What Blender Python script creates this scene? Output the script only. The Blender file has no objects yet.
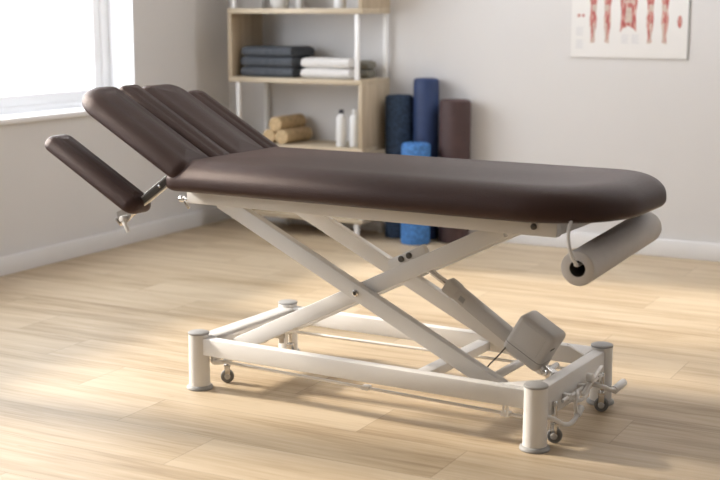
import bpy, bmesh, math, random
from mathutils import Vector, Matrix
random.seed(4)
R = math.radians
S = bpy.context.scene
C = S.collection

# ------------------------------------------------------------------ materials
def new_mat(name):
    m = bpy.data.materials.new(name); m.use_nodes = True
    nt = m.node_tree
    return m, nt, nt.nodes['Principled BSDF']

def N(nt, t, **kw):
    n = nt.nodes.new(t)
    for k, v in kw.items(): setattr(n, k, v)
    return n

def ramp(nt, stops):
    r = N(nt, 'ShaderNodeValToRGB')
    el = r.color_ramp.elements
    while len(el) < len(stops): el.new(.5)
    for e, (p, c) in zip(el, stops):
        e.position = p; e.color = (*c, 1)
    return r

def pbr(name, col, rough=.5, metal=0, var=.04, nscale=8, bump=0, bscale=200, spec=.5, btype='noise', coat=0):
    m, nt, b = new_mat(name)
    tc = N(nt, 'ShaderNodeTexCoord')
    no = N(nt, 'ShaderNodeTexNoise'); no.inputs['Scale'].default_value = nscale; no.inputs['Detail'].default_value = 4
    nt.links.new(tc.outputs['Object'], no.inputs['Vector'])
    lo = [max(0, c*(1-var)) for c in col]; hi = [min(1, c*(1+var)) for c in col]
    r = ramp(nt, [(.3, lo), (.7, hi)])
    nt.links.new(no.outputs['Fac'], r.inputs['Fac']); nt.links.new(r.outputs['Color'], b.inputs['Base Color'])
    b.inputs['Roughness'].default_value = rough; b.inputs['Metallic'].default_value = metal
    b.inputs['Specular IOR Level'].default_value = spec
    b.inputs['Coat Weight'].default_value = coat
    if bump:
        if btype == 'voronoi':
            t = N(nt, 'ShaderNodeTexVoronoi'); t.inputs['Scale'].default_value = bscale; out = t.outputs['Distance']
        else:
            t = N(nt, 'ShaderNodeTexNoise'); t.inputs['Scale'].default_value = bscale; t.inputs['Detail'].default_value = 3; out = t.outputs['Fac']
        nt.links.new(tc.outputs['Object'], t.inputs['Vector'])
        bp = N(nt, 'ShaderNodeBump'); bp.inputs['Strength'].default_value = bump; bp.inputs['Distance'].default_value = .002
        nt.links.new(out, bp.inputs['Height']); nt.links.new(bp.outputs['Normal'], b.inputs['Normal'])
    return m

M = {}
M['wall'] = pbr('wall_paint', (.71, .705, .71), .85, var=.015, nscale=1.5, bump=.12, bscale=90, spec=.2)
M['wall_deep'] = pbr('bounce_cut_taupe', (.30, .27, .245), .85, var=.015, nscale=1.5, spec=.2)  # dark tone chosen for the unseen wall to reduce bounced light
M['ceiling'] = pbr('ceiling_paint', (.8, .79, .78), .9, spec=.2)
M['trim'] = pbr('white_trim_paint', (.80, .80, .81), .45, var=.01)
M['sill'] = pbr('white_sill_laminate', (.86, .87, .89), .35, var=.01)
M['leather'] = pbr('brown_leatherette', (.040, .0215, .0185), .42, var=.12, nscale=5, bump=.5, bscale=330, btype='voronoi', spec=.4)
M['leather'].node_tree.nodes['Principled BSDF'].inputs['Specular Tint'].default_value = (1, .80, .76, 1)
M['metal_white'] = pbr('white_powder_coat', (.80, .79, .775), .38, var=.015, bump=.05, bscale=500)
M['cap'] = pbr('grey_rubber_cap', (.36, .36, .36), .5)
M['actuator'] = pbr('light_grey_plastic', (.55, .53, .505), .5, var=.02, bump=.06, bscale=400)
M['gap'] = pbr('dark_seam_plastic', (.08, .075, .07), .6)
M['chrome'] = pbr('chrome', (.72, .71, .70), .22, metal=1, var=.03)
M['dark_metal'] = pbr('dark_steel', (.12, .115, .11), .4, metal=.8)
M['rubber'] = pbr('grey_caster_rubber', (.19, .19, .19), .6)
M['paper'] = pbr('couch_roll_paper', (.66, .63, .605), .9, var=.02, nscale=30, bump=.15, bscale=300, spec=.1)
M['core'] = pbr('cardboard_core', (.06, .052, .045), .9)
M['towel_dark'] = pbr('slate_blue_terry', (.095, .105, .122), .95, var=.15, nscale=60, bump=.8, bscale=350, spec=.1)
M['towel_black'] = pbr('charcoal_terry', (.03, .033, .038), .95, var=.15, nscale=60, bump=.8, bscale=350, spec=.1)
M['towel_white'] = pbr('white_terry', (.72, .71, .70), .95, var=.05, nscale=60, bump=.8, bscale=350, spec=.1)
M['towel_grey'] = pbr('olive_grey_terry', (.22, .21, .18), .95, var=.15, nscale=60, bump=.8, bscale=350, spec=.1)
M['cork'] = pbr('cork', (.56, .42, .25), .8, var=.22, nscale=45, bump=.2, bscale=150, spec=.2)
M['navy'] = pbr('navy_foam', (.022, .040, .075), .75, var=.5, nscale=60, bump=.5, bscale=150, spec=.3)
M['blue'] = pbr('deep_blue_foam', (.020, .042, .125), .6, var=.1, nscale=20, bump=.2, bscale=120)
M['brown_foam'] = pbr('dark_brown_foam', (.062, .033, .033), .65, var=.1, nscale=20, bump=.2, bscale=120)
M['light_blue'] = pbr('bright_blue_foam', (.055, .185, .47), .75, var=.35, nscale=55, bump=.8, bscale=110)
M['bottle'] = pbr('white_bottle_plastic', (.82, .83, .84), .3, var=.01)
M['bottle_cap'] = pbr('dark_bottle_cap', (.03, .03, .05), .4)
M['ceramic'] = pbr('white_ceramic', (.74, .74, .73), .3)
M['shelf_metal'] = pbr('white_shelf_metal', (.80, .80, .80), .35)
M['poster'] = pbr('chart_paper', (.80, .795, .79), .5, var=.01)
M['poster_edge'] = pbr('chart_grey_edge', (.33, .33, .33), .5)
M['print_faint'] = pbr('pale_print', (.62, .63, .67), .6, var=.05, nscale=30)

def wood_mat(name, c0, c1, axis_scale, rough=.5):
    m, nt, b = new_mat(name)
    tc = N(nt, 'ShaderNodeTexCoord'); mp = N(nt, 'ShaderNodeMapping'); mp.inputs['Scale'].default_value = axis_scale
    no = N(nt, 'ShaderNodeTexNoise'); no.inputs['Scale'].default_value = 4; no.inputs['Detail'].default_value = 6
    nt.links.new(tc.outputs['Object'], mp.inputs['Vector']); nt.links.new(mp.outputs['Vector'], no.inputs['Vector'])
    r = ramp(nt, [(.3, c0), (.7, c1)]); nt.links.new(no.outputs['Fac'], r.inputs['Fac'])
    nt.links.new(r.outputs['Color'], b.inputs['Base Color']); b.inputs['Roughness'].default_value = rough
    return m
M['birch'] = wood_mat('pale_oak_board', (.46, .38, .27), (.60, .51, .38), (1, 6, 6))
M['birch_v'] = wood_mat('pale_oak_panel', (.40, .32, .22), (.54, .45, .33), (6, 6, .8))

def muscle_mat():
    m, nt, b = new_mat('muscle_print')
    tc = N(nt, 'ShaderNodeTexCoord'); mp = N(nt, 'ShaderNodeMapping'); mp.inputs['Scale'].default_value = (3, 1, .6)
    no = N(nt, 'ShaderNodeTexNoise'); no.inputs['Scale'].default_value = 38; no.inputs['Detail'].default_value = 3
    nt.links.new(tc.outputs['Object'], mp.inputs['Vector']); nt.links.new(mp.outputs['Vector'], no.inputs['Vector'])
    r = ramp(nt, [(.36, (.42, .09, .09)), (.5, (.55, .20, .18)), (.62, (.66, .55, .48))])
    nt.links.new(no.outputs['Fac'], r.inputs['Fac']); nt.links.new(r.outputs['Color'], b.inputs['Base Color'])
    b.inputs['Roughness'].default_value = .6
    return m
M['muscle'] = muscle_mat()
M['tendon'] = pbr('bone_print', (.60, .50, .44), .6, var=.12, nscale=60)

def floor_mat():
    m, nt, b = new_mat('oak_plank_floor')
    L = nt.links.new
    g = N(nt, 'ShaderNodeNewGeometry'); sp = N(nt, 'ShaderNodeSeparateXYZ'); L(g.outputs['Position'], sp.inputs[0])
    def mth(op, a, bb=None, c=None):
        n = N(nt, 'ShaderNodeMath', operation=op)
        for i, v in enumerate((a, bb, c)):
            if v is None: continue
            if isinstance(v, (int, float)): n.inputs[i].default_value = v
            else: L(v, n.inputs[i])
        return n.outputs[0]
    PW, PL = .27, 1.14
    yy = mth('DIVIDE', mth('SUBTRACT', sp.outputs['Y'], 3.03), PW)
    row = mth('FLOOR', yy); fy = mth('FRACT', yy)
    xx = mth('DIVIDE', mth('SUBTRACT', mth('ADD', sp.outputs['X'], 2.285), mth('MULTIPLY', row, .752)), PL)
    col = mth('FLOOR', xx); fx = mth('FRACT', xx)
    ey = mth('MULTIPLY', mth('MINIMUM', fy, mth('SUBTRACT', 1, fy)), PW)
    ex = mth('MULTIPLY', mth('MINIMUM', fx, mth('SUBTRACT', 1, fx)), PL)
    e = mth('MINIMUM', ex, ey)
    seam = mth('SUBTRACT', 1, mth('MINIMUM', 1, mth('DIVIDE', e, .0022)))
    cx = N(nt, 'ShaderNodeCombineXYZ'); L(row, cx.inputs[0]); L(col, cx.inputs[1])
    wn = N(nt, 'ShaderNodeTexWhiteNoise', noise_dimensions='3D'); L(cx.outputs[0], wn.inputs['Vector'])
    # grain: stretched along the plank, shifted from plank to plank
    off = N(nt, 'ShaderNodeVectorMath', operation='MULTIPLY'); L(wn.outputs['Color'], off.inputs[0]); off.inputs[1].default_value = (7, 7, 7)
    po = N(nt, 'ShaderNodeVectorMath', operation='ADD'); L(g.outputs['Position'], po.inputs[0]); L(off.outputs[0], po.inputs[1])
    def grain(scale, s, det, dist):
        mp = N(nt, 'ShaderNodeMapping'); mp.inputs['Scale'].default_value = scale; L(po.outputs[0], mp.inputs['Vector'])
        no = N(nt, 'ShaderNodeTexNoise'); no.inputs['Scale'].default_value = s; no.inputs['Detail'].default_value = det
        no.inputs['Distortion'].default_value = dist; L(mp.outputs[0], no.inputs['Vector']); return no.outputs['Fac']
    g1 = grain((.55, 5, 1), 2.2, 5, .6); g2 = grain((1.2, 26, 1), 3.5, 6, .3); g3 = grain((2.2, 6, 1), 2.0, 3, 0)
    v = mth('ADD', mth('MULTIPLY', g1, .55), mth('ADD', mth('MULTIPLY', g2, .35), mth('MULTIPLY', wn.outputs['Value'], .10)))
    r = ramp(nt, [(.32, (.34, .248, .152)), (.47, (.485, .378, .252)), (.60, (.57, .465, .332))])
    L(v, r.inputs['Fac'])
    kn = ramp(nt, [(.70, (1, 1, 1)), (.80, (.72, .64, .55))]); L(g3, kn.inputs['Fac'])
    mk = N(nt, 'ShaderNodeMix', data_type='RGBA', blend_type='MULTIPLY'); mk.inputs['Factor'].default_value = 1
    L(r.outputs['Color'], mk.inputs[6]); L(kn.outputs['Color'], mk.inputs[7])
    ms = N(nt, 'ShaderNodeMix', data_type='RGBA'); L(mth('MULTIPLY', seam, .55), ms.inputs['Factor'])
    L(mk.outputs[2], ms.inputs[6]); ms.inputs[7].default_value = (.15, .10, .06, 1)
    L(ms.outputs[2], b.inputs['Base Color'])
    b.inputs['Roughness'].default_value = .46; b.inputs['Specular IOR Level'].default_value = .32
    bp = N(nt, 'ShaderNodeBump'); bp.inputs['Strength'].default_value = .25; bp.inputs['Distance'].default_value = .001
    L(mth('SUBTRACT', mth('MULTIPLY', g2, .5), seam), bp.inputs['Height']); L(bp.outputs['Normal'], b.inputs['Normal'])
    return m
M['floor'] = floor_mat()

def glass_mat():
    m, nt, b = new_mat('window_glass')
    tr = N(nt, 'ShaderNodeBsdfTransparent'); gl = N(nt, 'ShaderNodeBsdfGlossy'); gl.inputs['Roughness'].default_value = .02
    mx = N(nt, 'ShaderNodeMixShader'); mx.inputs[0].default_value = .06
    nt.links.new(tr.outputs[0], mx.inputs[1]); nt.links.new(gl.outputs[0], mx.inputs[2])
    nt.links.new(mx.outputs[0], nt.nodes['Material Output'].inputs[0])
    return m
M['glass'] = glass_mat()

# ------------------------------------------------------------------ mesh helpers
class MB:
    """collects shapes and links them as ONE mesh object"""
    def __init__(s): s.bm = bmesh.new(); s.X = Matrix.Identity(4)
    def _merge(s, t, mtx=None):
        if mtx is not None: bmesh.ops.transform(t, matrix=mtx, verts=t.verts)
        bmesh.ops.transform(t, matrix=s.X, verts=t.verts)
        bmesh.ops.recalc_face_normals(t, faces=t.faces)
        me = bpy.data.meshes.new('t'); t.to_mesh(me); t.free(); s.bm.from_mesh(me); bpy.data.meshes.remove(me)
    def box(s, lo, hi, bev=0, seg=2, mtx=None):
        t = bmesh.new(); bmesh.ops.create_cube(t, size=1)
        for v in t.verts: v.co = Vector([(lo[i]+hi[i])/2 + v.co[i]*(hi[i]-lo[i]) for i in range(3)])
        if bev: bmesh.ops.bevel(t, geom=t.edges[:], offset=bev, segments=seg, affect='EDGES', profile=.5)
        s._merge(t, mtx); return s
    def beam(s, p, q, w, h, bev=.004, side=(0, 1, 0)):
        p, q = Vector(p), Vector(q); d = (q-p); L = d.length; d.normalize()
        y = Vector(side); y = (y - d*y.dot(d)).normalized(); z = d.cross(y)
        m = Matrix((( d.x, y.x, z.x, p.x), (d.y, y.y, z.y, p.y), (d.z, y.z, z.z, p.z), (0, 0, 0, 1)))
        return s.box((0, -w/2, -h/2), (L, w/2, h/2), bev, 2, m)
    def lathe(s, prof, mtx=None, seg=32):
        t = bmesh.new(); rings = []
        for r, z in prof:
            if r < 1e-6: rings.append([t.verts.new((0, 0, z))])
            else: rings.append([t.verts.new((r*math.cos(2*math.pi*k/seg), r*math.sin(2*math.pi*k/seg), z)) for k in range(seg)])
        for a, b in zip(rings, rings[1:]):
            for k in range(seg):
                k2 = (k+1) % seg
                vs = [a[k % len(a)], a[k2 % len(a)], b[k2 % len(b)], b[k % len(b)]]
                u = []
                for v in vs:
                    if v not in u: u.append(v)
                if len(u) > 2: t.faces.new(u)
        s._merge(t, mtx); return s
    def cyl(s, p, q, r, bev=0, seg=24, r2=None):
        p, q = Vector(p), Vector(q); d = q-p; L = d.length
        m = Matrix.Translation(p) @ d.to_track_quat('Z', 'Y').to_matrix().to_4x4()
        r2 = r if r2 is None else r2
        if bev: prof = [(0, 0), (r-bev, 0), (r-bev*.3, bev*.3), (r, bev), (r2, L-bev), (r2-bev*.3, L-bev*.3), (r2-bev, L), (0, L)]
        else: prof = [(0, 0), (r, 0), (r2, L), (0, L)]
        return s.lathe(prof, m, seg)
    def tube(s, pts, r, seg=10, smooth=6):
        P = [Vector(p) for p in pts]
        if smooth and len(P) > 2:
            Q = []
            for i in range(len(P)-1):
                a = P[max(i-1, 0)]; b = P[i]; c = P[i+1]; d = P[min(i+2, len(P)-1)]
                for k in range(smooth):
                    u = k/smooth
                    Q.append(.5*((2*b)+(c-a)*u+(2*a-5*b+4*c-d)*u*u+(3*b-a-3*c+d)*u**3))
            Q.append(P[-1]); P = Q
        t = bmesh.new(); rings = []; up = None
        for i, p in enumerate(P):
            d = (P[min(i+1, len(P)-1)]-P[max(i-1, 0)]).normalized()
            if up is None: up = d.orthogonal().normalized()
            up = (up - d*up.dot(d)).normalized(); w = d.cross(up)
            rings.append([t.verts.new(p+r*(up*math.cos(2*math.pi*k/seg)+w*math.sin(2*math.pi*k/seg))) for k in range(seg)])
        for a, b in zip(rings, rings[1:]):
            for k in range(seg): t.faces.new((a[k], a[(k+1) % seg], b[(k+1) % seg], b[k]))
        t.faces.new(rings[0][::-1]); t.faces.new(rings[-1])
        s._merge(t); return s
    def prism(s, pts, axis, a, b, bev=0):
        """polygon in the two other axes, extruded along axis from a to b"""
        t = bmesh.new(); o = [i for i in range(3) if i != axis]
        def mk(u):
            vs = []
            for p in pts:
                c = [0, 0, 0]; c[o[0]] = p[0]; c[o[1]] = p[1]; c[axis] = u; vs.append(t.verts.new(c))
            return vs
        A, B = mk(a), mk(b); n = len(pts)
        t.faces.new(A); t.faces.new(B[::-1])
        for k in range(n): t.faces.new((A[k], B[k], B[(k+1) % n], A[(k+1) % n]))
        if bev: bmesh.ops.bevel(t, geom=t.edges[:], offset=bev, segments=2, affect='EDGES')
        s._merge(t); return s
    def cushion(s, lo, hi, rc, rt, rb, crown=.004, mtx=None, n=7, rh=None, rbh=None):
        """upholstered pad: rounded plan corners rc=(x0y0, x1y0, x1y1, x0y1), rounded top edge rt and lower edge rb"""
        x0, y0, z0 = lo; x1, y1, z1 = hi
        rh = rh or rt; rbh = rbh or rb
        t = bmesh.new()
        def outline(d):
            out = []
            cs = [(x0, y0, 1, 1, math.pi), (x1, y0, -1, 1, 1.5*math.pi), (x1, y1, -1, -1, 0), (x0, y1, 1, -1, .5*math.pi)]
            for (cx, cy, sx, sy, a0), r in zip(cs, rc):
                rr = max(r-d, .0015); ox = cx+sx*(d+rr); oy = cy+sy*(d+rr)
                for k in range(n+1):
                    a = a0+.5*math.pi*k/n; out.append((ox+rr*math.cos(a), oy+rr*math.sin(a)))
            return out
        prof = []
        for d in (.12, .06, .03): prof.append((rbh+d, z0))
        for k in range(6): a = .5*math.pi*k/5; prof.append((rbh*(1-math.sin(a)), z0+rb*(1-math.cos(a))))
        for k in range(13): a = .5*math.pi*k/12; prof.append((rh*(1-math.cos(a)), z1-crown-rt+rt*math.sin(a)))
        m = min(x1-x0, y1-y0)/2-.004
        for u in (.15, .3, .5, .75, 1.0):
            d = rh+(m-rh)*u; prof.append((d, z1-crown+crown*(1-math.cos(u*math.pi))/2))
        prof = [(min(d, m), z) for d, z in prof]
        prof = [p_ for i, p_ in enumerate(prof) if i == 0 or abs(p_[0]-prof[i-1][0])+abs(p_[1]-prof[i-1][1]) > 1e-4 and not (i > 20 and p_[0] <= prof[i-1][0]+1e-5)]
        rings = [[t.verts.new((x, y, z)) for x, y in outline(d)] for d, z in prof]
        for a, b in zip(rings, rings[1:]):
            k = len(a)
            for i in range(k): t.faces.new((a[i], a[(i+1) % k], b[(i+1) % k], b[i]))
        t.faces.new(rings[0][::-1]); t.faces.new(rings[-1])
        s._merge(t, mtx); return s
    def build(s, name, m, parent=None, smooth=True, loc=(0, 0, 0)):
        me = bpy.data.meshes.new(name); s.bm.to_mesh(me); s.bm.free()
        if smooth:
            me.polygons.foreach_set('use_smooth', [True]*len(me.polygons))
            me.set_sharp_from_angle(angle=R(42))
        me.materials.append(M[m] if isinstance(m, str) else m)
        o = bpy.data.objects.new(name, me); C.objects.link(o); o.location = loc
        if parent: o.parent = parent
        return o

def tag(o, label=None, cat=None, group=None, kind=None):
    if label: o['label'] = label
    if cat: o['category'] = cat
    if group: o['group'] = group
    if kind: o['kind'] = kind
    return o
def empty(name, loc, rz=0, **kw):
    o = bpy.data.objects.new(name, None); C.objects.link(o); o.empty_display_size = .1
    o.location = loc; o.rotation_euler = (0, 0, rz); return tag(o, **kw)

# ------------------------------------------------------------------ room (x along the back wall, y to the back)
XL, XR, YB, YF, ZC = -4.688, 2.6, 7.013, -1.6, 2.75
W0, W1, WZ0, WZ1 = 1.6, 6.053, .762, 2.42          # left window opening
tag(MB().box((XL-.3, YF-.3, -.1), (XR+.3, YB+.3, 0)).build('floor', 'floor', smooth=False), 'light oak plank floor', 'floor', kind='structure')
tag(MB().box((XL-.3, YF-.3, ZC), (XR+.3, YB+.3, ZC+.1)).build('ceiling', 'ceiling', smooth=False), 'plain white ceiling', 'ceiling', kind='structure')
b = MB(); T = .25
b.box((XL-T, YF, 0), (XL, W0, ZC)).box((XL-T, W1, 0), (XL, YB, ZC)).box((XL-T, W0, 0), (XL, W1, WZ0)).box((XL-T, W0, WZ1), (XL, W1, ZC))
tag(b.build('wall_left', 'wall', smooth=False), 'greige wall with the window', 'wall', kind='structure')
tag(MB().box((XL-T, YB, 0), (XR+T, YB+.2, ZC)).build('wall_back', 'wall', smooth=False), 'pale wall behind shelf and poster', 'wall', kind='structure')
tag(MB().box((XR, YF, 0), (XR+T, YB, ZC)).build('wall_right', 'wall', smooth=False), 'pale side wall', 'wall', kind='structure')
tag(MB().box((XL-T, YF-T, 0), (XR+T, YF, ZC)).build('wall_front', 'wall_deep', smooth=False), 'unseen taupe wall behind the viewer, toned dark to cut bounced light', 'wall', kind='structure')
def baseboard(name, lo, hi):
    tag(MB().box(lo, hi, .004).build(name, 'trim'), 'white painted baseboard', 'baseboard', kind='structure')
baseboard('baseboard_left', (XL, YF+.02, 0), (XL+.016, YB-.018, .096))
baseboard('baseboard_back', (XL, YB-.016, 0), (XR-.018, YB, .096))

w = empty('window_1', (XL-.13, (W0+W1)/2, WZ0), label='bright white framed window above the sill', cat='window', kind='structure')
def wpart(name, m, boxes, bev=.006):
    q = MB(); q.X = Matrix.Translation((-w.location.x, -w.location.y, -w.location.z))
    for lo, hi in boxes: q.box(lo, hi, bev)
    return q.build(name, m, w)
xa, xb = XL-.24, XL-.17
zf = .79
wpart('window_frame', 'sill', [((xa, W0, zf), (xb, W0+.07, WZ1)), ((xa, W1-.07, zf), (xb, W1, WZ1)), ((xa, W0, WZ1-.07), (xb, W1, WZ1)),
      ((xa, W0, zf), (xb, W1, zf+.035)), ((xa, 3.05, zf), (xb, 3.12, WZ1)), ((xa, 4.55, zf), (xb, 4.62, WZ1))])
for s0, s1 in ((W0+.07, 3.05), (3.12, 4.55), (4.62, W1-.07)):
    f = wpart('sash', 'sill', [((xa-.005, s0, zf+.03), (xb-.012, s0+.075, WZ1-.07)), ((xa-.005, s1-.062, zf+.03), (xb-.012, s1, WZ1-.07)),
          ((xa-.005, s0, zf+.03), (xb-.012, s1, zf+.095)), ((xa-.005, s0, WZ1-.13), (xb-.012, s1, WZ1-.07))])
    q = MB(); q.X = Matrix.Translation((-w.location.x, -w.location.y, -w.location.z))
    q.box((XL-.212, s0+.05, zf+.09), (XL-.208, s1-.05, WZ1-.12)).build('glass_pane', 'glass', f)
wpart('reveal_bright_lining', 'sill', [((XL-.20, W1-.006, zf), (XL-.001, W1, WZ1)), ((XL-.20, W0, WZ1-.006), (XL-.001, W1, WZ1)), ((XL-.20, W0, zf), (XL-.001, W0+.006, WZ1))], 0)  # white lining added so the reveal looks as bright as under strong skylight
wpart('sill', 'sill', [((XL-.20, W0+.001, WZ0), (XL+.025, W1-.001, WZ0+.03))])

# ------------------------------------------------------------------ treatment table (local frame: x along the couch, y to the back)
TL = (-2.650, 3.744, 0); TR = -.047
tb = empty('treatment_table', TL, TR, label='height adjustable treatment couch with dark brown padding on a white scissor frame', cat='treatment table')
BL, BW = 1.2955, .5676
# upholstery
mat_ = MB().cushion((-.112, -.064, .711), (1.535, .625, .824), (.06, .31, .20, .06), .070, .024, .006, n=12, rh=.105, rbh=.034).build('mattress', 'leather', tb)
def seat_axes(hinge, ang):
    # local x runs from the hinge to the free (head) end, local z is the pad's normal
    dx = Vector((-math.cos(ang), 0, math.sin(ang))); dz = Vector((math.sin(ang), 0, math.cos(ang))); dy = dz.cross(dx)
    return Matrix(((dx.x, dy.x, dz.x, hinge[0]), (dx.y, dy.y, dz.y, hinge[1]), (dx.z, dy.z, dz.z, hinge[2]), (0, 0, 0, 1)))
HA = R(29.3); HM = seat_axes((-.086, 0, .768), HA)
# dy points to -y here, so flip the spans
def head_pad(y0, y1, l0, l1, th, rc, rt=.034, name='headrest_pad', rh=.06):
    return MB().cushion((l0, -y1, 0), (l1, -y0, th), rc, rt, .018, .008, HM, n=8, rh=rh, rbh=.022).build(name, 'leather', tb)
head_pad(-.066, .158, -.075, .500, .081, (.058, .060, .115, .058), .054, rh=.058)
head_pad(.150, .262, -.075, .480, .080, (.03, .030, .030, .03), .024, rh=.028)
head_pad(.252, .490, -.075, .478, .082, (.05, .085, .05, .05), .044, rh=.048)
head_pad(.496, .614, -.075, .436, .066, (.04, .045, .04, .04), .034, 'armrest_pad', .038)
# lowered near armrest
AM = seat_axes((-.205, 0, .640), R(29))
ap = MB().cushion((-.032, .018, 0), (.440, .152, .060), (.042, .045, .045, .042), .040, .016, .004, AM, n=8, rh=.042, rbh=.018).build('armrest_pad', 'leather', tb)
# board below the head pads
q = MB()
q.cushion((.02, -.50, -.012), (.40, .03, .001), (.02, .05, .05, .02), .003, .003, 0, HM)
q.build('headrest_board', 'dark_metal', tb)
# chrome bracket of the lowered armrest
br = MB()
P1, P2 = Vector((-.072, -.032, .762)), Vector((-.262, -.108, .594))
br.beam(P1, P2, .022, .034, .002, (0, 1, .2))
D = (P2-P1).normalized()
br.build('armrest_bracket', 'chrome', tb)
bc = [c for c in tb.children if c.name.startswith('armrest_bracket')][0]
s = MB(); s.beam(P1+D*.01+Vector((0, -.0105, -.002)), P2-D*.01+Vector((0, -.0105, -.002)), .004, .020, .001, (0, 1, .2)); s.build('slot', 'gap', bc)
s = MB(); s.cyl(P1+D*.055+Vector((.0, -.016, 0)), P1+D*.055+Vector((0, .002, 0)), .006, .001, 12); s.build('bolt', 'chrome', bc)
s = MB(); s.prism([(-.262, .632), (-.205, .655), (-.182, .648), (-.205, .605), (-.232, .590), (-.258, .605)], 1, -.118, -.112, .0012); s.build('clamp_plate', 'chrome', bc)
s = MB(); s.cyl((-.225, -.135, .612), (-.225, -.10, .612), .011, .002, 14); s.beam((-.225, -.128, .612), (-.200, -.128, .568), .012, .012, .002); s.build('lever', 'metal_white', bc)

# top frame
q = MB()
RX0, RX1, RZ0, RZ1 = -.08, 1.33, .657, .722
q.box((RX0, .05, RZ0), (RX1, .085, RZ1), .004).box((RX0, .505, RZ0), (RX1, .54, RZ1), .004)
for x in (-.08, .6, 1.295): q.box((x, .08, RZ0+.004), (x+.035, .51, RZ1-.004), .003)
q.box((RX0+.03, .10, RZ1-.012), (RX1-.03, .50, RZ1+.004), .002)
q.build('top_frame', 'metal_white', tb)
q = MB(); q.cyl((1.255, .044, .686), (1.255, .056, .686), .010, .002, 16); q.build('bolt', 'dark_metal', tb)
q = MB(); q.cyl((-.10, .06, .668), (-.075, .06, .668), .006, .001, 12); q.cyl((-.118, .06, .668), (-.10, .06, .668), .012, .003, 14); q.beam((-.085, .045, .664), (-.065, .045, .640), .008, .010, .001)
q.build('adjusting_knob', 'chrome', tb)
# scissor arms
def A(x, s=-1): return .405 + (-.478 if s < 0 else .495)*(x-.615)
for yc in (.080, .400):
    q = MB(); q.beam((.052, yc, A(.052)), (1.16, yc, A(1.16)), .034, .056, .004); q.build('scissor_arm', 'metal_white', tb)
    yb = yc+.036
    q = MB(); q.beam((.07, yb, A(.07, 1)), (1.125, yb, A(1.125, 1)), .034, .056, .004); q.build('scissor_arm', 'metal_white', tb)
    q = MB(); q.cyl((.615, yc-.024, .405), (.615, yb+.02, .405), .011, .002, 18); q.build('pivot_bolt', 'chrome', tb)
    q = MB(); q.cyl((.615, yc-.0275, .405), (.615, yc-.0235, .405), .006, 0, 6); q.build('bolt_head', 'dark_metal', tb)
# cross tubes tying the arm pairs together
for x, z, n in ((.10, A(.10), 'cross_tube'), (.12, .172, 'cross_tube'), (1.10, .172, 'cross_tube'), (1.09, .640, 'cross_tube')):
    q = MB(); q.cyl((x, .122, z), (x, .40, z), .014, .002, 18); q.build(n, 'metal_white', tb)
# actuator bracket on the rising arms
q = MB(); d_ = Vector((1, 0, .487)).normalized()
c0 = Vector((.735, 0, A(.735, 1)+.006))
q.beam(Vector((.64, .25, .466)), Vector((.785, .25, .538)), .034, .046, .012)
q.cyl((.762, .13, .470), (.762, .37, .470), .016, .002, 18)
q.box((.70, .13, .455), (.73, .38, .475), .003)
abk = q.build('actuator_bracket', 'metal_white', tb)
for dx in (-.012, .018):
    q = MB(); q.cyl((.705+dx, .234, .506+dx*.5), (.705+dx, .228, .506+dx*.5), .011, .001, 14); q.build('bolt', 'dark_metal', abk)
# actuator
ya = .25
a0, a1, a2 = Vector((.770, ya, .482)), Vector((.862, ya, .428)), Vector((1.165, ya, .233))
act = MB().beam(a1, a2, .046, .050, .012).build('actuator', 'actuator', tb)
MB().cyl(a0, a1+(a1-a0)*.1, .011, .002, 18).build('piston_rod', 'chrome', act)
dd = (a2-a1).normalized()
MB().beam(a1-dd*.004, a1+dd*.05, .050, .053, .010).build('end_cap', 'actuator', act)
MB().beam(a1+dd*.066+Vector((0, -.0231, 0)), a1+dd*.088+Vector((0, -.0231, 0)), .002, .018, .0005).build('rating_plate', 'cap', act)
# motor housing: rounded box turned with the actuator
def rrect(a, b, r, n=6):
    return [(sx*(a-r)+r*math.cos(t0+math.pi/2*k/n), sy*(b-r)+r*math.sin(t0+math.pi/2*k/n)) for sx, sy, t0 in ((1, 1, 0), (-1, 1, math.pi/2), (-1, -1, math.pi), (1, -1, 1.5*math.pi)) for k in range(n+1)]
def housing_m(): return Matrix.Translation((1.185, .240, .278)) @ Matrix.Rotation(R(30), 4, 'Y')
hb = MB(); hb.box((-.071, -.056, -.071), (.071, .056, .071), .018, 4, housing_m()); hs = hb.build('motor_housing', 'actuator', tb)
q = MB(); q.X = housing_m(); q.prism(rrect(.0714, .0564, .0184), 2, -.0365, -.0350); q.build('seam', 'gap', hs)
q = MB(); q.box((-.045, -.0572, -.022), (.045, -.053, .055), .0010, 2, housing_m()); q.build('cover_panel', 'actuator', hs)
q = MB(); q.box((.0705, -.040, .020), (.0722, -.010, .026), .0005, 1, housing_m()); q.build('cable_socket', 'gap', hs)
q = MB(); q.beam((1.23, .20, .205), (1.262, .20, .180), .020, .03, .003); q.cyl((1.245, .175, .192), (1.245, .29, .192), .010, .001, 14); q.beam((1.245, .225, .19), (1.30, .225, .16), .03, .02, .003)
q.build('motor_mount', 'chrome', tb)
q = MB(); q.tube([(1.11, .19, .26), (1.085, .17, .225), (1.06, .16, .195), (1.05, .17, .175)], .0025, 8); q.build('power_cable', 'gap', tb)

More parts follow.
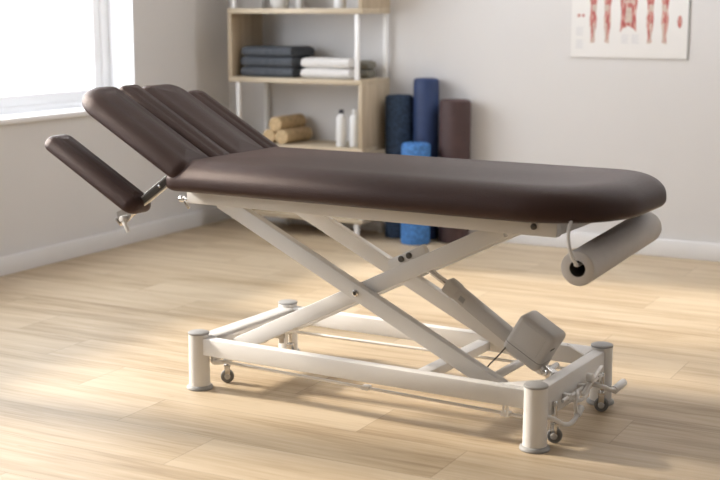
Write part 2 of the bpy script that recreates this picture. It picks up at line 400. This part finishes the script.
# base frame
q = MB()
q.box((.03, -.02, .128), (BL-.03, .02, .190), .005)
q.box((.03, BW-.02, .128), (BL-.03, BW+.02, .190), .005)
base = q.build('base_rail_frame', 'metal_white', tb)
q = MB(); q.box((-.018, .03, .172), (.048, BW-.03, .190), .004); q.box((-.018, .03, .128), (-.010, BW-.03, .190), .002); q.box((.040, .03, .150), (.048, BW-.03, .190), .002)
q.build('end_beam', 'metal_white', tb)
q = MB(); q.box((BL-.022, .03, .088), (BL+.022, BW-.03, .192), .005); q.build('end_beam', 'metal_white', tb)
q = MB(); q.box((.835, .019, .135), (.885, BW-.019, .168), .004); q.build('cross_member', 'metal_white', tb)
q = MB(); q.prism([(BL-.13, .0), (BL-.02, .0), (BL-.02, .11)], 2, .186, .193, .0015); q.build('gusset_plate', 'metal_white', tb)
q = MB(); q.prism([(BL-.13, BW), (BL-.02, BW), (BL-.02, BW-.11)], 2, .186, .193, .0015); q.build('gusset_plate', 'metal_white', tb)
PH = .200
for x, y in ((0, 0), (BL, 0), (BL, BW), (0, BW)):
    q = MB(); q.X = Matrix.Translation((x, y, 0))
    q.lathe([(0, .012), (.038, .012), (.0375, .05), (.0365, PH-.006), (.036, PH), (0, PH)], seg=40)
    po = q.build('corner_post', 'metal_white', tb)
    q = MB(); q.X = Matrix.Translation((x, y, 0)); q.lathe([(0, PH), (.0375, PH), (.0385, PH+.002), (.0375, PH+.006), (.034, PH+.008), (0, PH+.008)], seg=40); q.build('post_cap', 'cap', po)
    q = MB(); q.X = Matrix.Translation((x, y, 0)); q.lathe([(0, 0), (.046, 0), (.048, .003), (.046, .010), (.040, .014), (0, .014)], seg=40); q.build('foot_disc', 'cap', po)
# casters
def caster(x, y, ang=0):
    Mx = Matrix.Translation((x, y, 0)) @ Matrix.Rotation(ang, 4, 'Z')
    q = MB(); q.X = Mx
    q.box((-.010, -.014, .030), (.010, -.010, .070), .003).box((-.010, .010, .030), (.010, .014, .070), .003).box((-.013, -.015, .062), (.013, .015, .070), .003)
    q.cyl((0, 0, .068), (0, 0, .135), .007, .001, 12)
    fk = q.build('caster', 'chrome', tb)
    q = MB(); q.X = Mx @ Matrix.Translation((0, -.009, .025)) @ Matrix.Rotation(R(-90), 4, 'X')
    q.lathe([(.011, .001), (.020, 0), (.024, .003), (.0245, .009), (.024, .015), (.020, .018), (.011, .017), (.011, .001)], seg=28); wh = q.build('wheel', 'rubber', fk)
    q = MB(); q.X = Mx; q.cyl((0, -.0165, .025), (0, .0165, .025), .0105, .002, 16); q.build('hub', 'actuator', wh)
caster(.045, .105, R(36)); caster(BL+.030, .086, R(12)); caster(BL+.040, .470, R(16)); caster(.075, .470, R(10))
# caster linkage
q = MB()
q.cyl((.03, .030, .102), (BL-.02, .030, .087), .0055, .001, 10)
q.build('linkage_rod', 'metal_white', tb); q = MB()
q.cyl((.03, .515, .104), (BL-.02, .515, .118), .0055, .001, 10)
q.build('linkage_rod', 'metal_white', tb)
for lo, hi in (((.66, .016, .089), (.688, .044, .103)), ((1.17, .016, .081), (1.198, .044, .095)), ((1.19, .012, .085), (1.198, .020, .135)), ((1.178, .012, .085), (1.184, .020, .135)),
               ((.035, .02, .10), (.052, .08, .132)), ((.075, .045, .10), (.083, .10, .132))):
    q = MB(); q.box(lo, hi, .0015); q.build('linkage_clip', 'metal_white', tb)
q = MB(); q.tube([(.03, .05, .112), (.045, .02, .104), (.06, .01, .100), (.075, .03, .098), (.085, .08, .100)], .008, 10); q.build('foot_pedal', 'metal_white', tb)
q = MB(); q.box((.02, .30, .105), (.07, .33, .155), .004).box((.09, .34, .12), (.13, .36, .17), .004).cyl((.03, .25, .14), (.14, .42, .15), .007, .001, 12).cyl((.11, .36, .10), (.11, .36, .17), .010, .001, 12)
q.build('linkage_joint', 'actuator', tb)
# right end foot levers
x = BL+.022; xp = 1.352
q = MB(); q.cyl((x+.018, .12, .128), (x+.018, .46, .128), .0065, .001, 12); q.build('lever_shaft', 'metal_white', tb)
for y in (.17, .30, .43):
    q = MB(); q.box((x-.002, y-.010, .116), (x+.026, y+.010, .140), .003); q.build('shaft_bracket', 'metal_white', tb)
def pedal(pts, pad, pr_=.011):
    q = MB(); q.tube(pts, .0075, 10); o = q.build('foot_pedal', 'metal_white', tb)
    q = MB(); q.cyl(*pad, pr_, .003, 14); q.build('pedal_pad', 'metal_white', o)
pedal([(x, .02, .104), (xp, .03, .094), (xp+.005, .075, .070), (xp, .135, .052), (xp, .165, .050), (xp, .19, .056), (xp, .215, .068)], ((xp, .205, .062), (xp, .240, .080)), .012)
pedal([(x, .42, .105), (xp-.002, .44, .096), (xp, .50, .072), (xp, .545, .060)], ((xp, .545, .058), (xp, .640, .062)), .014)
q = MB(); q.tube([(xp-.015, .23, .135), (xp, .205, .122), (xp, .19, .105), (xp, .195, .080), (xp, .205, .068)], .006, 8); q.build('linkage_hook', 'metal_white', tb)
q = MB(); q.tube([(xp-.01, .19, .112), (xp, .24, .104), (xp, .29, .112), (xp-.01, .33, .125)], .006, 8); q.build('linkage_hook', 'metal_white', tb)
q = MB(); q.beam((xp, .25, .118), (xp, .42, .172), .010, .014, .003); q.build('linkage_link', 'metal_white', tb)
q = MB(); q.cyl((xp-.012, .315, .158), (xp+.010, .315, .158), .015, .003, 16); q.build('lever_pivot', 'metal_white', tb)

# paper roll hanging on its wire
RA, RB = Vector((1.418, .000, .580)), Vector((1.425, .600, .622))
ax = (RB-RA).normalized(); Lr = (RB-RA).length
q = MB(); q.tube([(1.392, .020, .735), (1.396, -.010, .715), (1.400, -.034, .690), (1.406, -.040, .655), (1.414, -.034, .620), (1.422, -.020, .598), tuple(RA-ax*.012+Vector((0, -.004, .016))), tuple(RA+ax*.006+Vector((0, 0, .010))), tuple(RA+ax*.04+Vector((0, 0, .010)))], .0055, 10)
q.cyl(RA+ax*.03+Vector((0, 0, .010)), RB-ax*.04+Vector((0, 0, .010)), .0055, .001, 10)
q.box((1.375, .02, .716), (1.40, .57, .726), .002)
q.build('roll_holder_wire', 'metal_white', tb)
trm = Matrix.Translation(TL) @ Matrix.Rotation(TR, 4, 'Z')
pr = empty('paper_roll', trm @ ((RA+RB)/2), TR, label='roll of off-white couch paper hanging under the couch end', cat='paper roll')
q = MB(); c_ = (RA+RB)/2; m_ = Matrix.Translation(-c_) @ Matrix.Translation(RA) @ ax.to_track_quat('Z', 'Y').to_matrix().to_4x4()
q.lathe([(.0255, 0), (.050, 0), (.0535, .003), (.054, .006), (.054, Lr-.006), (.0535, Lr-.003), (.050, Lr), (.0255, Lr), (.0255, 0)], m_, 48); q.build('paper', 'paper', pr)
q = MB(); q.lathe([(.0235, .002), (.0254, .002), (.0254, Lr-.002), (.0235, Lr-.002), (.0235, .002)], m_, 32); q.build('core', 'core', pr)

# ------------------------------------------------------------------ shelving unit
SX0, SX1, SY0, SY1 = -4.442, -3.532, 6.640, 6.990
sh = empty('shelving_unit', ((SX0+SX1)/2, SY0, 0), label='pale oak open shelving unit with white metal posts against the wall', cat='shelf')
OX = Matrix.Translation((-sh.location.x, -sh.location.y, 0))
def sp(name, m, *bx, bev=.002):
    q = MB(); q.X = OX
    for lo, hi in bx: q.box(lo, hi, bev)
    return q.build(name, m, sh)
for z0, z1 in ((.100, .126), (.514, .538), (.902, .930), (1.304, 1.334), (1.69, 1.716)):
    sp('shelf_board', 'birch', ((SX0+(.12 if z0 < .2 else 0), SY0, z0), (SX1, SY1, z1)))
sp('side_panel', 'birch_v', ((SX0, SY0, .930), (SX0+.026, SY1, 1.304)))
sp('side_panel', 'birch_v', ((SX1-.026, SY0, .538), (SX1, SY1, .902)))
sp('side_panel', 'birch_v', ((SX1-.026, SY0, 1.334), (SX1, SY1, 1.69)))
sp('side_panel', 'birch_v', ((SX0+.12, SY0, .126), (SX0+.146, SY1, .514)))
for x, y, z0, z1 in ((SX1-.056, SY0+.012, .930, 1.304), (SX1-.034, SY1-.028, .930, 1.304), (SX0+.045, SY0+.012, .538, .902), (SX0+.045, SY1-.028, .538, .902),
                     (SX0+.02, SY0+.012, 1.334, 1.69), (SX0+.02, SY1-.028, 1.334, 1.69), (SX1-.028, SY0+.012, .126, .514), (SX1-.028, SY1-.028, .126, .514)):
    sp('metal_post', 'shelf_metal', ((x, y, z0), (x+.026, y+.020, z1)))
for x in (SX0+.20, SX1-.060):
    for y in (SY0+.012, SY1-.036):
        sp('foot', 'shelf_metal', ((x, y, 0), (x+.026, y+.024, .100)))

# towels: folded cloths as soft slabs with a rounded fold in front
def towel(x0, x1, y0, y1, z0, z1, m, label, group, seed):
    rr = random.Random(seed)
    cx, cy = (x0+x1)/2, (y0+y1)/2
    q = MB(); h = z1-z0
    k = 3
    t = bmesh.new()
    # side profile: folded layers with rounded front, extruded along x with slight waviness
    nx = 16; prof = []
    ys0, ys1 = y0-cy, y1-cy
    r = h/2
    for i in range(9):
        a = math.pi/2+math.pi*i/8; prof.append((ys0+r+r*math.cos(a)*.9, r+r*math.sin(a)))
    for i in range(9):
        a = -math.pi/2+math.pi*i/8; prof.append((ys1-r+r*math.cos(a)*.9, r+r*math.sin(a)))
    rings = []
    for i in range(nx+1):
        u = i/nx; x = (x0-cx)+(x1-x0)*u
        edge = min(1, min(u, 1-u)*14); edge = .80+.20*math.sqrt(edge)
        sg = .0015*math.sin(u*7+seed)
        rings.append([t.verts.new((x, yy*(.985+.015*edge), r+(zz-r)*edge+ (sg if zz > r else 0) - (r*(1-edge)*.0))) for yy, zz in prof])
    n = len(prof)
    for a, b_ in zip(rings, rings[1:]):
        for j in range(n): t.faces.new((a[j], a[(j+1) % n], b_[(j+1) % n], b_[j]))
    t.faces.new(rings[0][::-1]); t.faces.new(rings[-1])
    q._merge(t)
    o = q.build('folded_towel', m, None, loc=(cx, cy, z0))
    # fold line along the front
    return tag(o, label, 'towel', group)
hh = .060
for i, w_ in enumerate(('bottom', 'middle', 'top')):
    towel(-4.375+.004*i, -4.020-.003*i, 6.67, 6.96, .931+i*hh, .931+(i+1)*hh-.001, 'towel_dark', f'folded slate-blue towel, {w_} of the dark three-towel stack', 'dark towels on the middle shelf', i)
for i, w_ in enumerate(('lower', 'upper')):
    towel(-3.965+.003*i, -3.645, 6.68, 6.825, .931+i*hh, .931+(i+1)*hh-.001, 'towel_white', f'folded white towel, {w_} of the two-towel stack', 'white towels on the middle shelf', 5+i)
for i, w_ in enumerate(('lower', 'upper')):
    towel(-3.80, -3.600, 6.835, 6.950, .931+i*.05, .931+(i+1)*.05-.001, 'towel_grey', f'olive-grey folded cloth behind the white towels, {w_} of two', 'grey cloths on the middle shelf', 8+i)

# cork rollers on the lower shelf
def roller(x, z, label, r=.043, y0=6.655, y1=6.955):
    q = MB(); L = y1-y0
    q.lathe([(0, 0), (r-.004, 0), (r-.001, .001), (r, .004), (r, L-.004), (r-.001, L-.001), (r-.004, L), (0, L)], Matrix.Translation((0, 0, 0)) @ Matrix.Rotation(R(-90), 4, 'X'), 36)
    tag(q.build('cork_roller', 'cork', None, loc=(x, y0, z)), label, 'massage roller', 'cork rollers on the lower shelf')
rz = .5385+.043
roller(-4.172, rz, 'tan cork roller, bottom left of the three piled on the shelf')
roller(-4.084, rz, 'tan cork roller, bottom right of the three piled on the shelf')
roller(-4.128, rz+.0740, 'tan cork roller lying on top of the other two')

def bottle(x, y, z, h, r, label, cap, name='pump_bottle'):
    q = MB(); nk = r*.38
    q.lathe([(0, 0), (r*.9, 0), (r, .006), (r, h*.74), (r*.92, h*.80), (r*.6, h*.85), (nk, h*.87), (nk, h*.90), (0, h*.90)], seg=28)
    o = q.build(name, 'bottle', None, loc=(x, y, z)); tag(o, label, 'bottle')
    q = MB(); q.lathe([(0, h*.90), (nk*1.25, h*.90), (nk*1.25, h*.985), (nk*1.0, h), (0, h)], seg=20); q.build('cap', cap, o)
bottle(-3.712, 6.72, .5385, .215, .030, 'white bottle with a dark cap on the lower shelf', 'bottle_cap', 'lotion_bottle')
bottle(-3.640, 6.75, .5385, .215, .030, 'all-white bottle beside the oak side panel', 'bottle', 'lotion_bottle')

# top shelf items
q = MB(); q.lathe([(0, 0), (.045, 0), (.055, .02), (.062, .07), (.060, .12), (.045, .15), (.040, .17), (.043, .18), (.036, .18), (.034, .15), (0, .15)], seg=32)
tag(q.build('ceramic_vase', 'ceramic', None, loc=(-4.17, 6.80, 1.3345)), 'white ceramic vase on the top shelf', 'vase')
q = MB(); q.lathe([(0, 0), (.033, 0), (.036, .01), (.036, .13), (0, .13)], seg=28)
jr = q.build('ointment_jar', 'bottle', None, loc=(-3.74, 6.76, 1.3345)); tag(jr, 'white cylindrical jar on the top shelf beside the oak panel', 'jar')
q = MB(); q.lathe([(0, .13), (.038, .13), (.038, .155), (.035, .158), (0, .158)], seg=28); q.build('lid', 'ceramic', jr)
q = MB(); q.lathe([(0, 0), (.022, 0), (.022, .10), (.014, .12), (.014, .14), (0, .14)], seg=20)
tag(q.build('small_bottle', 'ceramic', None, loc=(-4.06, 6.84, 1.3345)), 'small pale bottle just right of the vase', 'bottle')

# ------------------------------------------------------------------ rolls on the floor
def upright(name, x, y, r, h, m, label, cat, hole=.0, spiral=False):
    q = MB(); bz = .012
    q.lathe([(0, 0), (r-.006, 0), (r, .006), (r, h-bz*1.6), (r-bz*.4, h-bz*.5), (r-bz*1.4, h), (max(hole, .0), h)] + ([(hole, h-.06), (0, h-.06)] if hole else []), seg=40)
    tag(q.build(name, m, None, loc=(x, y, 0)), label, cat)
upright('foam_roller', -3.422, 6.895, .082, .838, 'navy', 'tall speckled navy foam roller standing next to the shelving unit', 'foam roller', .02)
upright('foam_roller', -3.262, 6.922, .074, .938, 'blue', 'tallest roller, plain deep blue, standing against the wall', 'foam roller', .02)
upright('yoga_mat_roll', -3.068, 6.900, .090, .822, 'brown_foam', 'dark brown rolled mat standing rightmost against the wall', 'exercise mat', .015)
upright('foam_roller', -3.240, 6.745, .084, .580, 'light_blue', 'short bright blue textured foam roller standing in front', 'foam roller', .03)

# ------------------------------------------------------------------ anatomy chart
PX0, PX1, PZ0, PZ1 = -2.425, -1.783, 1.072, 1.96
po = empty('anatomy_chart', ((PX0+PX1)/2, YB, (PZ0+PZ1)/2), label='white wall chart with red muscle figures on the back wall', cat='poster')
OP = Matrix.Translation(-po.location)
def pp(name, m, fn):
    q = MB(); q.X = OP; fn(q); return q.build(name, m, po, smooth=False)
yp = YB-.006
pp('sheet', 'poster', lambda q: q.box((PX0, yp, PZ0), (PX1, YB-.001, PZ1), .001))
pp('hanging_edge', 'poster_edge', lambda q: q.box((PX1, yp-.001, PZ0-.006), (PX1+.008, YB-.001, PZ1), .001))
def flat(q, pts, lay=1): q.prism(pts, 1, yp-.0006*lay, yp+.0005)
def leg_shape(cx, z0, w, flip=1):
    # outline of a lower body leg from foot to hip
    pr_ = [(0, .34), (.02, .34), (.05, .30), (.10, .34), (.19, .52), (.27, .60), (.34, .46), (.40, .44), (.48, .62), (.62, .85), (.78, .95), (.86, .9)]
    H = .47
    L = [(cx-w*s_*.5*(1.0), z0+H*t_) for t_, s_ in pr_]; Rr = [(cx+w*s_*.5, z0+H*t_) for t_, s_ in pr_]
    return Rr + L[::-1]
def figure(q, cx, z0, back=False):
    for sd in (-1, 1):
        flat(q, leg_shape(cx+sd*.040, z0, .068))
    flat(q, [(cx-.075, z0+.38), (cx+.075, z0+.38), (cx+.06, z0+.50), (cx+.085, z0+.62), (cx+.09, z0+.66), (cx+.02, z0+.69), (cx-.02, z0+.69), (cx-.09, z0+.66), (cx-.085, z0+.62), (cx-.06, z0+.50)])
    for sd in (-1, 1):
        flat(q, [(cx+sd*.085, z0+.66), (cx+sd*.115, z0+.60), (cx+sd*.135, z0+.42), (cx+sd*.145, z0+.36), (cx+sd*.125, z0+.36), (cx+sd*.095, z0+.50)])
    flat(q, [(cx+.028*math.cos(a*.524), z0+.735+.038*math.sin(a*.524)) for a in range(12)])
zb = PZ0+.083
for cx in (-2.262, -1.947):
    pp('muscle_figure', 'muscle', lambda q: figure(q, cx, zb))
    for sd in (-1, 1):
        c = cx+sd*.034
        for pts in ([(c-.004, zb+.015), (c+.004, zb+.015), (c+.006, zb+.10), (c-.006, zb+.10)], [(c-.011, zb+.165), (c+.011, zb+.165), (c+.013, zb+.20), (c-.013, zb+.20)],
                    [(c-.010+sd*.012, zb-.006), (c+.010+sd*.012, zb-.006), (c+.006, zb+.018), (c-.006, zb+.018)]):
            pp('tendon_detail', 'tendon', lambda q: flat(q, pts, 2))
def torso(q):
    c, z = -2.105, PZ0+.135
    flat(q, [(c-.045, z), (c-.030, z+.02), (c, z+.035), (c+.030, z+.02), (c+.045, z), (c+.040, z+.10), (c+.048, z+.17), (c+.040, z+.19), (c-.040, z+.19), (c-.048, z+.17), (c-.040, z+.10)])
pp('torso_detail', 'muscle', torso)
for pts in ([(-2.125, 1.26), (-2.085, 1.26), (-2.09, 1.34), (-2.12, 1.34)], [(-2.14, 1.365), (-2.07, 1.365), (-2.075, 1.375), (-2.135, 1.375)]):
    pp('tendon_detail', 'tendon', lambda q: flat(q, pts, 2))
for a_, b_, r1, r2 in ((-1.827, 1.265, .012, .034), (-2.383, 1.297, .010, .010), (-2.358, 1.297, .007, .009)):
    pp('joint_detail', 'muscle', lambda q: flat(q, [(a_+r1*math.cos(a*.524), b_+r2*math.sin(a*.524)) for a in range(12)]))
for x0, z0 in ((-2.395, 1.23), (-2.395, 1.16), (-2.140, 1.19), (-2.085, 1.19)):
    def captions(q):
        for k in range(5): q.box((x0, yp-.0005, z0-.010*k), (x0+.04-.006*(k % 2), yp+.0005, z0-.010*k+.0035))
        q.box((x0, yp-.0003, z0-.04), (x0+.001, yp+.0005, z0+.003))
    pp('caption_lines', 'print_faint', captions)

# ------------------------------------------------------------------ light
def fill_mat():
    m, nt, b = new_mat('fill_panel_glow'); b.inputs['Emission Color'].default_value = (.97, .98, 1, 1); b.inputs['Emission Strength'].default_value = 16  # even glow of the added fill panels
    return m
M['fill_glow'] = fill_mat()
for lx in (-1.9, .1):  # unseen glowing panels, added to brighten the right of the back wall
    cl = empty('fill_panel', (lx, 6.45, ZC), label='added flat ceiling panel that brightens the back wall, ' + ('left one' if lx < -1 else 'right one'), cat='fill light', group='added fill panels')
    q = MB()
    for lo, hi in (((-.62, -.17, -.03), (.62, -.15, 0)), ((-.62, .15, -.03), (.62, .17, 0)), ((-.62, -.15, -.03), (-.60, .15, 0)), ((.60, -.15, -.03), (.62, .15, 0))): q.box(lo, hi, .001)
    q.build('frame', 'trim', cl)  # rim around the added panel
    MB().box((-.60, -.15, -.022), (.60, .15, -.002)).build('glow_sheet', 'fill_glow', cl)
sun = bpy.data.lights.new('sun', 'SUN'); sun.energy = 6.2; sun.angle = R(6.0); sun.color = (1, .89, .75)
so = bpy.data.objects.new('sun', sun); C.objects.link(so)
az = R(5.3); el = R(29)
dv = Vector((math.cos(az)*math.cos(el), math.sin(az)*math.cos(el), -math.sin(el)))
so.rotation_euler = dv.to_track_quat('-Z', 'Y').to_euler(); so.location = (-7, 3, 4)
def portal(name, loc, rot, sx, sy):
    l = bpy.data.lights.new(name, 'AREA'); l.shape = 'RECTANGLE'; l.size = sx; l.size_y = sy; l.cycles.is_portal = True
    o = bpy.data.objects.new(name, l); C.objects.link(o); o.location = loc; o.rotation_euler = rot
portal('portal_left', (XL-.24, (W0+W1)/2, (WZ0+WZ1)/2), (0, R(-90), 0), WZ1-WZ0, W1-W0)
wd = bpy.data.worlds.new('sky'); S.world = wd; wd.use_nodes = True
bg = wd.node_tree.nodes['Background']; bg.inputs[0].default_value = (.93, .96, 1, 1); bg.inputs[1].default_value = 7.5

# ------------------------------------------------------------------ camera
cam = bpy.data.cameras.new('camera'); co = bpy.data.objects.new('camera', cam); C.objects.link(co); S.camera = co
cam.sensor_width = 36; cam.lens = 1315.6/720*36
co.location = (0, 0, 1.3473)
fw = Vector((-math.sin(.4905)*math.cos(.176), math.cos(.4905)*math.cos(.176), -math.sin(.176)))
co.rotation_euler = fw.to_track_quat('-Z', 'Y').to_euler()
cam.dof.use_dof = True; cam.dof.focus_distance = 4.45; cam.dof.aperture_fstop = 2.5
cam.clip_end = 100

S.view_settings.view_transform = 'Standard'; S.view_settings.look = 'None'; S.view_settings.gamma = 1
S.view_settings.use_curve_mapping = False
S.view_settings.exposure = 0.09
S.cycles.use_denoising = True
S.cycles.max_bounces = 8; S.cycles.diffuse_bounces = 5
S.cycles.sample_clamp_indirect = 8
